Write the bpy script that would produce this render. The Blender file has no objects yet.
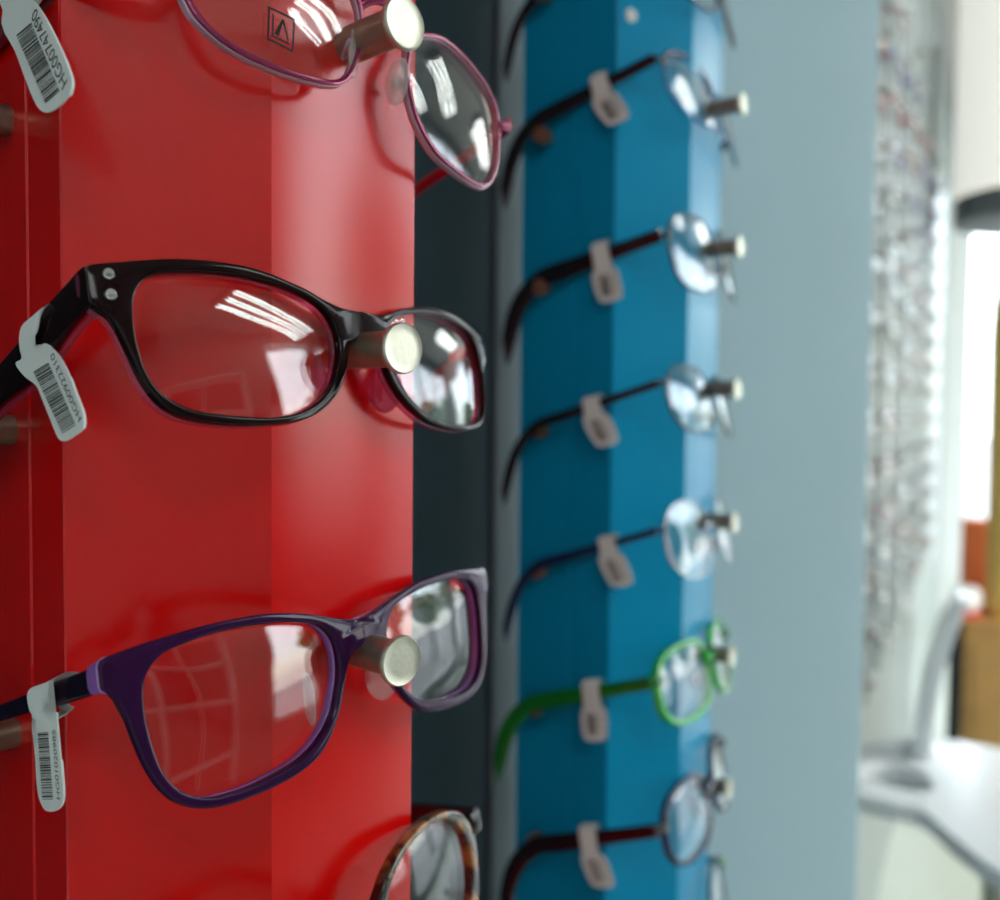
import bpy, bmesh, math, random
from math import sin, cos, tan, radians, pi, sqrt, atan2
from mathutils import Vector, Matrix
random.seed(7)
SC = bpy.context.scene
COL = SC.collection
H = 1.25                                   # camera height above the floor

# ------------------------------------------------------------------ helpers
def V(*a): return Vector(a)
def link(name, mesh, mat, parent=None, smooth=True, angle=40):
    if smooth:
        mesh.polygons.foreach_set('use_smooth', [True]*len(mesh.polygons))
        try: mesh.set_sharp_from_angle(angle=radians(angle))
        except Exception: pass
    o = bpy.data.objects.new(name, mesh); COL.objects.link(o)
    if mat is not None:
        mesh.materials.clear(); mesh.materials.append(mat)
    if parent is not None: o.parent = parent
    return o
def obj(name, bm, mat, parent=None, smooth=True, angle=40):
    bmesh.ops.recalc_face_normals(bm, faces=bm.faces[:])
    me = bpy.data.meshes.new(name); bm.to_mesh(me); bm.free()
    return link(name, me, mat, parent, smooth, angle)
def tag(o, label, cat, group=None, kind=None):
    o['label'] = label; o['category'] = cat
    if group: o['group'] = group
    if kind: o['kind'] = kind
    return o
def struct(o):
    o['kind'] = 'structure'; return o
def thing(name, label, cat, mw=None, group=None):
    o = bpy.data.objects.new(name, None); COL.objects.link(o)
    o.empty_display_size = .02
    if mw is not None: o.matrix_world = mw
    return tag(o, label, cat, group)
def copy_tree(o, parent=None):
    c = o.copy(); COL.objects.link(c)
    if parent is not None: c.parent = parent
    for ch in list(o.children): copy_tree(ch, c)
    return c

def loft(bm, rings, closed_ring=True, caps=True):
    vs = [[bm.verts.new(p) for p in r] for r in rings]
    n = len(rings[0])
    for a, b in zip(vs[:-1], vs[1:]):
        for i in range(n if closed_ring else n-1):
            j = (i+1) % n
            bm.faces.new((a[i], a[j], b[j], b[i]))
    if caps and closed_ring:
        bm.faces.new(vs[0]); bm.faces.new(vs[-1][::-1])
    return vs
def tube(bm, pts, r, n=10, closed=False, squash=None):
    pts = [Vector(p) for p in pts]; m = len(pts); rings = []
    t0 = (pts[1]-pts[0]).normalized()
    up = V(0,0,1) if abs(t0.z) < .9 else V(0,1,0)
    nrm = (up - t0*up.dot(t0)).normalized()
    for i, p in enumerate(pts):
        if closed: t = (pts[(i+1)%m]-pts[i-1]).normalized()
        else: t = (pts[min(i+1,m-1)]-pts[max(i-1,0)]).normalized()
        nrm = (nrm - t*nrm.dot(t)).normalized(); b = t.cross(nrm)
        rr = r[i] if isinstance(r,(list,tuple)) else r
        rings.append([p + rr*(cos(2*pi*k/n)*nrm + sin(2*pi*k/n)*b) for k in range(n)])
    if closed: rings.append(rings[0])
    if closed:
        vs = [[bm.verts.new(q) for q in rg] for rg in rings[:-1]]; vs.append(vs[0])
        for a, b in zip(vs[:-1], vs[1:]):
            for i in range(n): bm.faces.new((a[i], a[(i+1)%n], b[(i+1)%n], b[i]))
    else: loft(bm, rings)
def box(bm, c, s, rot=None, bev=0):
    r = bmesh.ops.create_cube(bm, size=1)
    vs = r['verts']
    M = Matrix.Translation(c) @ ((rot.to_4x4() if rot else Matrix.Identity(4))) @ Matrix.Diagonal((*s,1))
    bmesh.ops.transform(bm, matrix=M, verts=vs)
    if bev:
        es = list({e for v in vs for e in v.link_edges})
        bmesh.ops.bevel(bm, geom=es, offset=bev, segments=2, affect='EDGES', profile=.5)
def lathe(bm, prof, n=28, M=None):
    rings = []
    for r, z in prof: rings.append([V(r*cos(2*pi*k/n), r*sin(2*pi*k/n), z) for k in range(n)])
    if M is not None: rings = [[M @ p for p in rg] for rg in rings]
    loft(bm, rings)
def axis_m(o, d):
    """matrix whose +Z runs along d, placed at o"""
    return Matrix.Translation(o) @ V(0,0,1).rotation_difference(Vector(d).normalized()).to_matrix().to_4x4()
def prism(bm, poly, f0, f1):
    """poly list of 2-tuples; f0/f1 map (a,b)->Vector for the two ends"""
    A = [bm.verts.new(f0(*p)) for p in poly]; B = [bm.verts.new(f1(*p)) for p in poly]
    n = len(poly)
    fa = bm.faces.new(A); fb = bm.faces.new(B[::-1])
    for i in range(n): bm.faces.new((A[i], A[(i+1)%n], B[(i+1)%n], B[i]))
    bmesh.ops.triangulate(bm, faces=[fa, fb])
def pts(s): return [tuple(float(q)*.001 for q in t.split(',')) for t in s.split()]
def catmull(P, sub=8, closed=True):
    n = len(P); out = []
    rng = range(n) if closed else range(n-1)
    for i in rng:
        if closed: p0,p1,p2,p3 = P[i-1],P[i],P[(i+1)%n],P[(i+2)%n]
        else: p0,p1,p2,p3 = P[max(i-1,0)],P[i],P[i+1],P[min(i+2,n-1)]
        def tj(t,a,b): return t + max(math.dist(a,b),1e-7)**.5
        t0=0; t1=tj(t0,p0,p1); t2=tj(t1,p1,p2); t3=tj(t2,p2,p3)
        for k in range(sub):
            t = t1+(t2-t1)*k/sub
            L = lambda a,b,ta,tb: tuple(((tb-t)*x+(t-ta)*y)/(tb-ta) for x,y in zip(a,b))
            if t1-t0 < 1e-6: A1=p1
            else: A1=L(p0,p1,t0,t1)
            A2=L(p1,p2,t1,t2)
            A3=L(p2,p3,t2,t3) if t3-t2>1e-6 else p2
            B1=L(A1,A2,t0,t2); B2=L(A2,A3,t1,t3); out.append(L(B1,B2,t1,t2))
    if not closed: out.append(P[-1])
    return out
def ray_poly(c, ang, P):
    d = (cos(ang), sin(ang)); best = None; n = len(P)
    for i in range(n):
        a = P[i]; b = P[(i+1)%n]
        ex, ey = b[0]-a[0], b[1]-a[1]
        den = d[0]*ey - d[1]*ex
        if abs(den) < 1e-12: continue
        ax, ay = a[0]-c[0], a[1]-c[1]
        t = (ax*ey - ay*ex)/den; s = (ax*d[1]-ay*d[0])/den
        if t > 0 and -1e-6 <= s <= 1+1e-6 and (best is None or t > best): best = t
    return (c[0]+d[0]*best, c[1]+d[1]*best)

# ------------------------------------------------------------------ materials
def newmat(name):
    m = bpy.data.materials.new(name); m.use_nodes = True
    nt = m.node_tree; return m, nt, nt.nodes['Principled BSDF'], nt.nodes['Material Output']
def pm(name, col, rough=.4, metal=0, spec=.5, coat=0, noise=0, nscale=40, bump=0, sheen=0, emit=None, estr=0, trans=0, ior=1.5):
    m, nt, b, out = newmat(name)
    b.inputs['Base Color'].default_value = (*col,1); b.inputs['Roughness'].default_value = rough
    b.inputs['Metallic'].default_value = metal; b.inputs['Specular IOR Level'].default_value = spec
    b.inputs['Coat Weight'].default_value = coat; b.inputs['Coat Roughness'].default_value = .05
    b.inputs['Transmission Weight'].default_value = trans; b.inputs['IOR'].default_value = ior
    if emit: b.inputs['Emission Color'].default_value = (*emit,1); b.inputs['Emission Strength'].default_value = estr
    if noise or bump:
        tc = nt.nodes.new('ShaderNodeTexCoord'); nz = nt.nodes.new('ShaderNodeTexNoise')
        nz.inputs['Scale'].default_value = nscale; nz.inputs['Detail'].default_value = 4
        nt.links.new(tc.outputs['Object'], nz.inputs['Vector'])
        if noise:
            mx = nt.nodes.new('ShaderNodeMix'); mx.data_type='RGBA'
            mx.inputs[6].default_value = (*[max(0,c*(1-noise)) for c in col],1)
            mx.inputs[7].default_value = (*[min(1,c*(1+noise)) for c in col],1)
            nt.links.new(nz.outputs['Fac'], mx.inputs[0]); nt.links.new(mx.outputs[2], b.inputs['Base Color'])
        if bump:
            bp = nt.nodes.new('ShaderNodeBump'); bp.inputs['Strength'].default_value = bump; bp.inputs['Distance'].default_value=.001
            nt.links.new(nz.outputs['Fac'], bp.inputs['Height']); nt.links.new(bp.outputs['Normal'], b.inputs['Normal'])
    return m
def fresnel_node(nt, ior):
    g = nt.nodes.new('ShaderNodeNewGeometry'); mr = nt.nodes.new('ShaderNodeMapRange')
    mr.inputs['To Min'].default_value = ior; mr.inputs['To Max'].default_value = 1/ior
    nt.links.new(g.outputs['Backfacing'], mr.inputs['Value'])
    f = nt.nodes.new('ShaderNodeFresnel'); nt.links.new(mr.outputs['Result'], f.inputs['IOR']); return f
def glassy(name, tint=(1,1,1), ior=1.5, rough=.0, body=None, bodyfac=0):
    """clear sheet: tinted see-through plus a Fresnel reflection; body = milky share"""
    m, nt, b, out = newmat(name); nt.nodes.remove(b)
    tr = nt.nodes.new('ShaderNodeBsdfTransparent'); tr.inputs['Color'].default_value = (*tint,1)
    gl = nt.nodes.new('ShaderNodeBsdfGlossy'); gl.inputs['Roughness'].default_value = rough
    base = tr
    if body:
        df = nt.nodes.new('ShaderNodeBsdfDiffuse'); df.inputs['Color'].default_value = (*body,1)
        mb = nt.nodes.new('ShaderNodeMixShader'); mb.inputs[0].default_value = bodyfac
        nt.links.new(tr.outputs[0], mb.inputs[1]); nt.links.new(df.outputs[0], mb.inputs[2]); base = mb
    mx = nt.nodes.new('ShaderNodeMixShader'); f = fresnel_node(nt, ior)
    nt.links.new(f.outputs[0], mx.inputs[0]); nt.links.new(base.outputs[0], mx.inputs[1]); nt.links.new(gl.outputs[0], mx.inputs[2])
    nt.links.new(mx.outputs[0], out.inputs['Surface']); return m

M = {}
M['red'] = pm('red_laminate', (.66,.0012,.001), .2, spec=.42, noise=.04, nscale=6, bump=.004)
M['blue'] = pm('blue_laminate', (.0,.27,.50), .3, spec=.22, noise=.04, nscale=6)
M['shaded_grey'] = pm('shaded_grey_paint', (.040,.075,.095), .6, spec=.15, noise=.08, nscale=9)  # grey wall between the columns, its shade put into the dark colour
M['pale'] = pm('pale_blue_grey_paint', (.54,.715,.79), .5, spec=.3, noise=.04, nscale=5)
M['white'] = pm('white_paint', (.78,.8,.79), .55, spec=.3, noise=.03, nscale=8)
M['lgrey'] = pm('light_grey_laminate', (.19,.225,.225), .3, noise=.05, nscale=8)
M['floor'] = pm('pale_floor_vinyl', (.47,.52,.465), .4, noise=.06, nscale=5)
M['wallg'] = pm('warm_grey_paint', (.20,.19,.18), .6, spec=.3, noise=.05, nscale=6)
M['ceil'] = pm('ceiling_board', (.5,.47,.44), .8, noise=.05, nscale=30, bump=.1)
M['nickel'] = pm('brushed_nickel', (.56,.55,.46), .45, 1, noise=.06, nscale=900, bump=.06)
M['knob'] = pm('cream_enamel', (.6,.61,.6), .1, coat=.8)
M['bronze'] = pm('dull_bronze', (.30,.25,.19), .42, .8, noise=.25, nscale=300, bump=.05)
M['copper'] = pm('copper_brown', (.42,.2,.13), .4, .7, noise=.1, nscale=200)
M['paper'] = pm('white_tag_paper', (.72,.76,.75), .7, spec=.2)
M['ink'] = pm('black_ink', (.012,.013,.015), .6, spec=.2)
M['steel'] = pm('bright_steel', (.85,.86,.86), .15, 1)
M['lens'] = glassy('clear_lens', (.985,.99,.985), 1.58)
M['pad'] = glassy('clear_silicone', (.95,.9,.9), 1.45, .05, (.95,.85,.85), .28)
M['brown'] = pm('dark_brown_acetate', (.009,.0025,.003), .10, spec=.2, noise=.6, nscale=120)
M['pinkcryst'] = glassy('pink_crystal_acetate', (.86,.30,.48), 1.5, .04, (.55,.12,.25), .22)
M['purple'] = pm('dark_purple_acetate', (.026,.004,.036), .09, spec=.22, noise=.3, nscale=90)
M['purpletemple'] = pm('purple_black_acetate', (.008,.0025,.012), .15, spec=.22)
M['lilac'] = pm('lilac_acetate', (.27,.11,.42), .12, spec=.6, coat=.4, noise=.2, nscale=150)
M['pinkmetal'] = pm('pink_enamelled_metal', (.27,.018,.085), .18, .35, coat=.4)
M['lilacmetal'] = pm('lilac_enamelled_metal', (.48,.30,.40), .25, .3, coat=.3)
M['redtemple'] = pm('dark_red_acetate', (.22,.006,.02), .12, spec=.6, coat=.4)
def tortoise():
    m, nt, b, out = newmat('brown_tortoise_acetate')
    tc = nt.nodes.new('ShaderNodeTexCoord'); nz = nt.nodes.new('ShaderNodeTexNoise'); nz.inputs['Scale'].default_value = 160
    cr = nt.nodes.new('ShaderNodeValToRGB'); cr.color_ramp.elements[0].position=.42; cr.color_ramp.elements[0].color=(.012,.006,.004,1)
    cr.color_ramp.elements[1].position=.62; cr.color_ramp.elements[1].color=(.30,.12,.03,1)
    nt.links.new(tc.outputs['Object'], nz.inputs['Vector']); nt.links.new(nz.outputs['Fac'], cr.inputs[0]); nt.links.new(cr.outputs[0], b.inputs['Base Color'])
    b.inputs['Roughness'].default_value=.1; b.inputs['Coat Weight'].default_value=.4; return m
M['tortoise'] = tortoise()
M['black'] = pm('black_acetate', (.006,.006,.008), .2)
M['grey'] = pm('dull_grey_trim', (.12,.13,.14), .5)

# ------------------------------------------------------------------ camera
F = 950.0
pitch, roll = math.atan(40/F), radians(.55)
fw = V(0, cos(pitch), -sin(pitch)); dn = V(0, -sin(pitch), -cos(pitch)); rt = V(1,0,0)
rt2 = rt*cos(roll) - dn*sin(roll); dn2 = dn*cos(roll) + rt*sin(roll)
cam = bpy.data.objects.new('camera', bpy.data.cameras.new('camera')); COL.objects.link(cam)
cam.matrix_world = Matrix(((rt2.x,-dn2.x,-fw.x,0),(rt2.y,-dn2.y,-fw.y,0),(rt2.z,-dn2.z,-fw.z,H),(0,0,0,1)))
cd = cam.data; cd.sensor_fit='HORIZONTAL'; cd.sensor_width=36; cd.lens=F/1000*36; cd.clip_start=.01; cd.clip_end=300
cd.dof.use_dof=True; cd.dof.focus_distance=.215; cd.dof.aperture_fstop=9.0; cd.dof.aperture_blades=0
SC.camera = cam

# room frame: e1 runs along the display wall, e2 into the shop
HD = radians(27)
def E(e1, e2, z): return V(sin(HD)*e1 + cos(HD)*e2, cos(HD)*e1 - sin(HD)*e2, z)
RE = Matrix(((sin(HD), cos(HD), 0),(cos(HD), -sin(HD), 0),(0,0,1)))   # (e1,e2,z) -> world
def ebox(bm, e1a, e1b, e2a, e2b, za, zb, bev=0):
    r = bmesh.ops.create_cube(bm, size=1); vs = r['verts']
    for v in vs:
        x,y,z = v.co
        v.co = E(e1a+(x+.5)*(e1b-e1a), e2a+(y+.5)*(e2b-e2a), za+(z+.5)*(zb-za))
    if bev:
        es = list({e for v in vs for e in v.link_edges}); bmesh.ops.bevel(bm, geom=es, offset=bev, segments=2, affect='EDGES', profile=.5)

# ------------------------------------------------------------------ display columns
def frame_axes(a):
    a = radians(a); return V(sin(a), -cos(a), 0), V(cos(a), sin(a), 0)      # N outwards, W along the face
def column(label, base, a, hA, bw, th, c, d, z0, z1, mat, name='display_column', extra=0, group=None, th2=68, bw2=.034):
    """base = middle of the flat face (x,y)"""
    N, W = frame_axes(a)
    Mx = Matrix(((W.x,-N.x,0,base[0]),(W.y,-N.y,0,base[1]),(0,0,1,z0),(0,0,0,1)))   # local x = W, y = into the wall
    root = thing(name, label, 'display column', Mx, group)
    t = radians(th); wB = hA + bw*cos(t); nB = bw*sin(t)
    h = z1-z0
    bm = bmesh.new()
    t2 = radians(th2); wR = hA + bw2*cos(t2); nR = bw2*sin(t2)
    poly = [(-wB, nB), (-hA, 0), (hA, 0), (wR, nR), (wR-.006, nR+.008), (-wB+.006, nB+.012)]
    prism(bm, poly, lambda x,y: V(x,y,0), lambda x,y: V(x,y,h))
    es = [e for e in bm.edges if abs(e.verts[0].co.z-e.verts[1].co.z) > h*.5 and e.verts[0].co.y < nB+.0005 and e.verts[0].co.x < hA+.0005]
    bmesh.ops.bevel(bm, geom=es, offset=.0009, segments=2, affect='EDGES', profile=.5)
    obj('front_panel', bm, mat, root, angle=20)
    for s in (-1, 1):
        bm = bmesh.new()
        w1 = (wB if s < 0 else wR)-.0008
        nb0, nb1 = (nB, nB) if s < 0 else (nR, nB)
        poly = [(w1, nb0+.0008), (w1, nB+c), (w1-.0008, nB+c+.0005), (w1-.0008, nB+c+.0013), (w1, nB+c+.0018), (w1, nB+c+d+extra), (w1-.010, nB+c+d+extra), (w1-.010, nb0+.0008)]
        if s < 0: poly = [(-x,y) for x,y in poly][::-1]
        prism(bm, poly, lambda x,y: V(x,y,0), lambda x,y: V(x,y,h))
        obj('side_panel', bm, mat, root, angle=20)
    return root, N, W
def nose_peg(root, z, L, shaft=.0045, head=.0062, mats=('bronze','nickel'), x=0., dome=0):
    bm = bmesh.new()
    Mx = axis_m((x,0.0005,z), (0,-1,0))
    lathe(bm, [(shaft,0),(shaft,.003),(shaft,L-.0012)], 24, Mx)
    p = obj('nose_peg', bm, M[mats[0]], root)
    bm = bmesh.new()
    lathe(bm, [(shaft*.9,L-.0012),(head*.96,L-.0011),(head,L-.0007),(head,L+.0004),(head*.95,L+.0008),(head*.88,L+.0006+dome*.15),(head*.6,L+.0006+dome*.6),(head*.3,L+.0006+dome*.9),(.0003,L+.0006+dome)], 32, Mx)
    obj('peg_head', bm, M[mats[1]], p); return p
def temple_peg(root, w, y, z, s, L=.009, r=.0045, mat='copper'):
    bm = bmesh.new()
    lathe(bm, [(r*.8,0),(r*.8,L-.003),(r,L-.0028),(r,L-.0006),(r*.9,L),(.0002,L)], 20, axis_m((s*(w-.0005),y,z), (s,0,0)))
    return obj('temple_peg', bm, M[mat], root)

S = .0765
def addH(z): return z+H
def build_front_column(label, a, disc, L, hA, bw, th, c, d, mat, ex, nz, tz, pm_, tm):
    N, W = frame_axes(a)
    base = (disc[0]-L*N.x, disc[1]-L*N.y)
    root, N, W = column(label, base, a, hA, bw, th, c, d, .35, 2.25, mat, extra=ex)
    for z in nz: nose_peg(root, addH(z)-.35, L, mats=pm_)
    t = radians(th); wB = hA+bw*cos(t); nB = bw*sin(t)
    for z in tz:
        temple_peg(root, wB-.0008, nB+c+d*.62, addH(z)-.35, -1, mat=tm)
        temple_peg(root, hA+.034*cos(radians(68))-.0008, nB+c+d*.62, addH(z)-.35, 1, L=.022, mat=tm)
    return root, base
red_col, red_base = build_front_column('glossy red faceted display column with three metal nose pegs in view', 47, (-.0234,.2286), .0214, .0227,.0465,33,.0191,.0190, M['red'], .028,
    [.0912+S,.0912,.0146,-.0612,-.1372], [.0700+S,.0700,-.0061,-.0826,-.1588], ('bronze','nickel'), 'bronze')
blue_col, blue_base = build_front_column('blue faceted display column carrying a tall row of blurred spectacles', 59, (.1312,.5270), .0201, .0258,.0480,33,.0220,.0290, M['blue'], .004,
    [.0912+2*S,.1685,.0910,.0129,-.0613,-.1366,-.2120,-.2880], [.2200,.1456,.0656,-.0105,-.0867,-.1618,-.2358,-.3100], ('bronze','nickel'), 'copper')
# plastic screw cap on the bevelled face of the blue column
bm = bmesh.new()
t=radians(33); lathe(bm, [(.0034,0),(.0034,.0008),(.0026,.0013),(.0002,.0014)], 20, axis_m((-.0251-.040*cos(t), .040*sin(t), H+.2035-.35), (-sin(t),-cos(t),0)))
obj('screw_cap', bm, M['white'], blue_col)

# ------------------------------------------------------------------ spectacles
def pose(O, yaw, p, r):
    N, W = frame_axes(yaw); Z = V(0,0,1); p, r = radians(p), radians(r)
    N2 = N*cos(p)+Z*sin(p); V2 = Z*cos(p)-N*sin(p)
    W3 = W*cos(r)+V2*sin(r); V3 = V2*cos(r)-W*sin(r)
    return Matrix(((W3.x,-N2.x,V3.x,O[0]),(W3.y,-N2.y,V3.y,O[1]),(W3.z,-N2.z,V3.z,O[2]+H),(0,0,0,1)))
def surf(u, v, c, dep=0): return V(u, c*u*u+dep, v)
def ring(bm, inner, outer, c, d0, d1, bev, n=180, seam=True):
    """rim between two outlines, front at depth d0 and back at d1 behind the front surface"""
    cx = sum(p[0] for p in inner)/len(inner); cy = sum(p[1] for p in inner)/len(inner)
    loops = [[] for _ in range(10)]; onseam = []
    for k in range(n):
        a = 2*pi*k/n
        i = ray_poly((cx,cy), a, inner); o = ray_poly((cx,cy), a, outer)
        dx, dy = o[0]-i[0], o[1]-i[1]; L = max(sqrt(dx*dx+dy*dy),1e-6); dx/=L; dy/=L
        b = min(bev, L*.4); sm = seam and abs(o[0]) < 2e-4
        bo = 0 if sm else b
        if sm: o = (0.0, o[1])
        onseam.append(sm)
        P = [(i,0,d1-b*.6),(i,0,d0+b),(i,b*.3,d0+b*.3),(i,b,d0),
             (o,-bo,d0),(o,-bo*.3,d0+bo*.3),(o,0,d0+bo),(o,0,d1-bo*.6),(o,-bo*.6,d1),(i,b*.6,d1)]
        for q,(base,off,dep) in enumerate(P):
            loops[q].append(bm.verts.new(surf(base[0]+dx*off, base[1]+dy*off, c, dep)))
    for q in range(10):
        A = loops[q]; B = loops[(q+1)%10]
        for k in range(n):
            j = (k+1)%n
            if 4 <= q <= 7 and onseam[k] and onseam[j]: continue
            try: bm.faces.new((A[k],A[j],B[j],B[k]))
            except ValueError: pass
def clean(bm):
    bmesh.ops.remove_doubles(bm, verts=bm.verts[:], dist=6e-5)
    bmesh.ops.dissolve_degenerate(bm, dist=1e-6, edges=bm.edges[:])
def lens_mesh(inner, c, dep, th=.0014, bulge=.0014, n=72, grow=1.012):
    cx = sum(p[0] for p in inner)/len(inner); cy = sum(p[1] for p in inner)/len(inner)
    rim = [ray_poly((cx,cy), 2*pi*k/n, inner) for k in range(n)]
    bm = bmesh.new(); R = [0.25,.5,.72,.88,1.0]
    def pt(f, k, dd):
        u = cx+(rim[k][0]-cx)*f*grow; v = cy+(rim[k][1]-cy)*f*grow
        return surf(u, v, c, dep+dd-bulge*(1-f*f))
    fr = [[bm.verts.new(pt(f,k,0)) for k in range(n)] for f in R]
    bk = [[bm.verts.new(pt(f,k,th)) for k in range(n)] for f in R]
    for S_, flip in ((fr,False),(bk,True)):
        ctr = bm.verts.new(surf(cx,cy,c,dep-bulge+(th if flip else 0)))
        for k in range(n): bm.faces.new((ctr,S_[0][k],S_[0][(k+1)%n]))
        for a,b in zip(S_[:-1],S_[1:]):
            for k in range(n): bm.faces.new((a[k],a[(k+1)%n],b[(k+1)%n],b[k]))
    for k in range(n): bm.faces.new((fr[-1][k],fr[-1][(k+1)%n],bk[-1][(k+1)%n],bk[-1][k]))
    return bm
def mirror(P): return [(-x,y) for x,y in P][::-1]
def sst(x): x=max(0,min(1,x)); return x*x*(3-2*x)
def warp(P, su, sv):
    """narrow an outline a little away from the bridge"""
    return [(x*(1+(su-1)*sst(abs(x)/.02)), y*(1+(sv-1)*sst(abs(x)/.02))) for x,y in P]
def temple(bm, st, u0, th, side, splay=0., y0=.011, off=0.):
    """st = stations (depth, top, bottom) in metres; outer face at u0"""
    rings = []
    P = catmull([tuple(s) for s in st], 6, False)
    for y, zt, zb in P:
        u = abs(u0) + max(0,y-y0)*tan(radians(splay)) - off
        h = zt-zb; b = min(th*.35, h*.3)
        r = [(u,zt-b),(u,zb+b),(u-b*.3,zb+b*.3),(u-b,zb),(u-th+b,zb),(u-th+b*.3,zb+b*.3),(u-th,zb+b),(u-th,zt-b),(u-th+b*.3,zt-b*.3),(u-th+b,zt),(u-b,zt),(u-b*.3,zt-b*.3)]
        rings.append([V(side*x, y, z) for x,z in r])
    loft(bm, rings)
def blob(c, s, rot=None, n=3):
    bm = bmesh.new(); bmesh.ops.create_icosphere(bm, subdivisions=n, radius=1)
    bmesh.ops.transform(bm, matrix=Matrix.Translation(c) @ ((rot.to_matrix().to_4x4()) if rot else Matrix.Identity(4)) @ Matrix.Diagonal((*s,1)), verts=bm.verts[:])
    return bm
from mathutils import Euler
def font_tris(text):
    cu = bpy.data.curves.new('lettering','FONT'); cu.body = text; cu.size = 1
    o = bpy.data.objects.new('lettering', cu); COL.objects.link(o)
    dg = bpy.context.evaluated_depsgraph_get(); dg.update()
    me = o.evaluated_get(dg).to_mesh()
    vs = [tuple(v.co[:2]) for v in me.vertices]; fs = [tuple(p.vertices) for p in me.polygons]
    o.evaluated_get(dg).to_mesh_clear()
    bpy.data.objects.remove(o); bpy.data.curves.remove(cu)
    return vs, fs

def price_tag(label, mw, u0, outline, bars, text, code, back=.0055, group=None, th=.0003):
    """folded paper tag in the plane u = u0 of a spectacle frame; outline (depth, height)"""
    cy = sum(p[0] for p in outline)/len(outline); cz = max(p[1] for p in outline)
    root = thing('price_tag', label, 'price tag', mw @ Matrix.Translation((u0,cy,cz)), group)
    bend = lambda y,z: 0.
    L = lambda y,z,d: V(-d - bend(y,z), y-cy, z-cz)
    poly = catmull(outline, 3, True)
    bm = bmesh.new(); prism(bm, poly, lambda y,z: L(y,z,th), lambda y,z: L(y,z,0))
    obj('front_leaf', bm, M['paper'], root, smooth=False)
    # the leaf behind the temple, and the fold over its top
    zmid = cz-.008
    bm = bmesh.new(); sh=.0016
    bk = lambda z: .00015+(back-.00015)*sst(1-(cz-.0075-z)/.0028)
    zmin = min(p[1] for p in poly); rows_=[]
    nr = 44
    for k in range(nr):
        z = cz-.0004-(cz-zmin-.0016)*k/(nr-1); xs=[]
        for a,b in zip(poly, poly[1:]+poly[:1]):
            if (a[1]-z)*(b[1]-z) < 0: xs.append(a[0]+(b[0]-a[0])*(z-a[1])/(b[1]-a[1]))
        if len(xs) >= 2: w_ = max(xs)-min(xs); rows_.append((z, min(xs)+.0004+.5*w_*sst((cz-.0058-z)/.002)*(1-sst((cz-.0130-z)/.004)), max(xs)-.0004))
    loft(bm, [[V(bk(z),y0_-cy,z-cz),V(bk(z),y1_-cy,z-cz),V(bk(z)+th,y1_-cy,z-cz),V(bk(z)+th,y0_-cy,z-cz)] for z,y0_,y1_ in rows_])
    obj('rear_leaf', bm, M['paper'], root, smooth=False)
    top = sorted([p for p in outline if p[1] > cz-.0035], key=lambda p:p[0])
    ya, yb = top[0][0], top[-1][0]; za = top[0][1]; zb = top[-1][1]
    if yb-ya > .003:
        rings=[]
        for k in range(9):
            a = pi*k/8; x = back/2-(back/2+.0002)*cos(a); zz = .0016*sin(a)
            rings.append([V(x,ya-cy-sh*(k/8)*1,za-cz+zz-.0004),V(x,yb-cy-sh*k/8,zb-cz+zz-.0004)])
        bm = bmesh.new(); vs=[[bm.verts.new(p) for p in r] for r in rings]
        for a,b in zip(vs[:-1],vs[1:]): bm.faces.new((a[0],a[1],b[1],b[0]))
        bmesh.ops.solidify(bm, geom=bm.faces[:], thickness=.00025)
        obj('fold', bm, M['paper'], root)
    fl = [c for c in root.children if c.name.startswith('front_leaf')][0]
    if bars:
        rnd = random.Random(sum(ord(ch) for ch in code)); bm = bmesh.new()
        A,B,C_,D = bars            # corners: start far side, start near side, end near side, end far side
        s = 0.; widths=[]
        while s < 1:
            w = rnd.choice([.009,.009,.016,.024]); g = rnd.choice([.009,.009,.014,.02])
            widths.append((s,min(1,s+w))); s += w+g
        lerp = lambda p,q,t_: (p[0]+(q[0]-p[0])*t_, p[1]+(q[1]-p[1])*t_)
        for s0,s1 in widths:
            q = [lerp(A,D,s0),lerp(B,C_,s0),lerp(B,C_,s1),lerp(A,D,s1)]
            for d in (th+.00006,): bm.faces.new([bm.verts.new(L(y,z,d)) for y,z in q])
        obj('barcode', bm, M['ink'], fl, smooth=False)
    if text:
        (y0,z0),(y1,z1) = text
        vs, fs = font_tris(code); w = max(v[0] for v in vs)
        dy, dz = y1-y0, z1-z0; Lt = sqrt(dy*dy+dz*dz); k = Lt/w
        ey, ez = dy/Lt, dz/Lt; ny, nz_ = ez, -ey
        hs = .0024/.7/k if k>0 else 1
        bm = bmesh.new(); bv = []
        for x,y in vs:
            xx = x*k; yy = y*k*.68
            bv.append(bm.verts.new(L(y0+ey*xx+ny*yy, z0+ez*xx+nz_*yy, th+.00006)))
        for f in fs:
            try: bm.faces.new([bv[i] for i in f])
            except ValueError: pass
        obj('printed_number', bm, M['ink'], fl, smooth=False)
    return root

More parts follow.
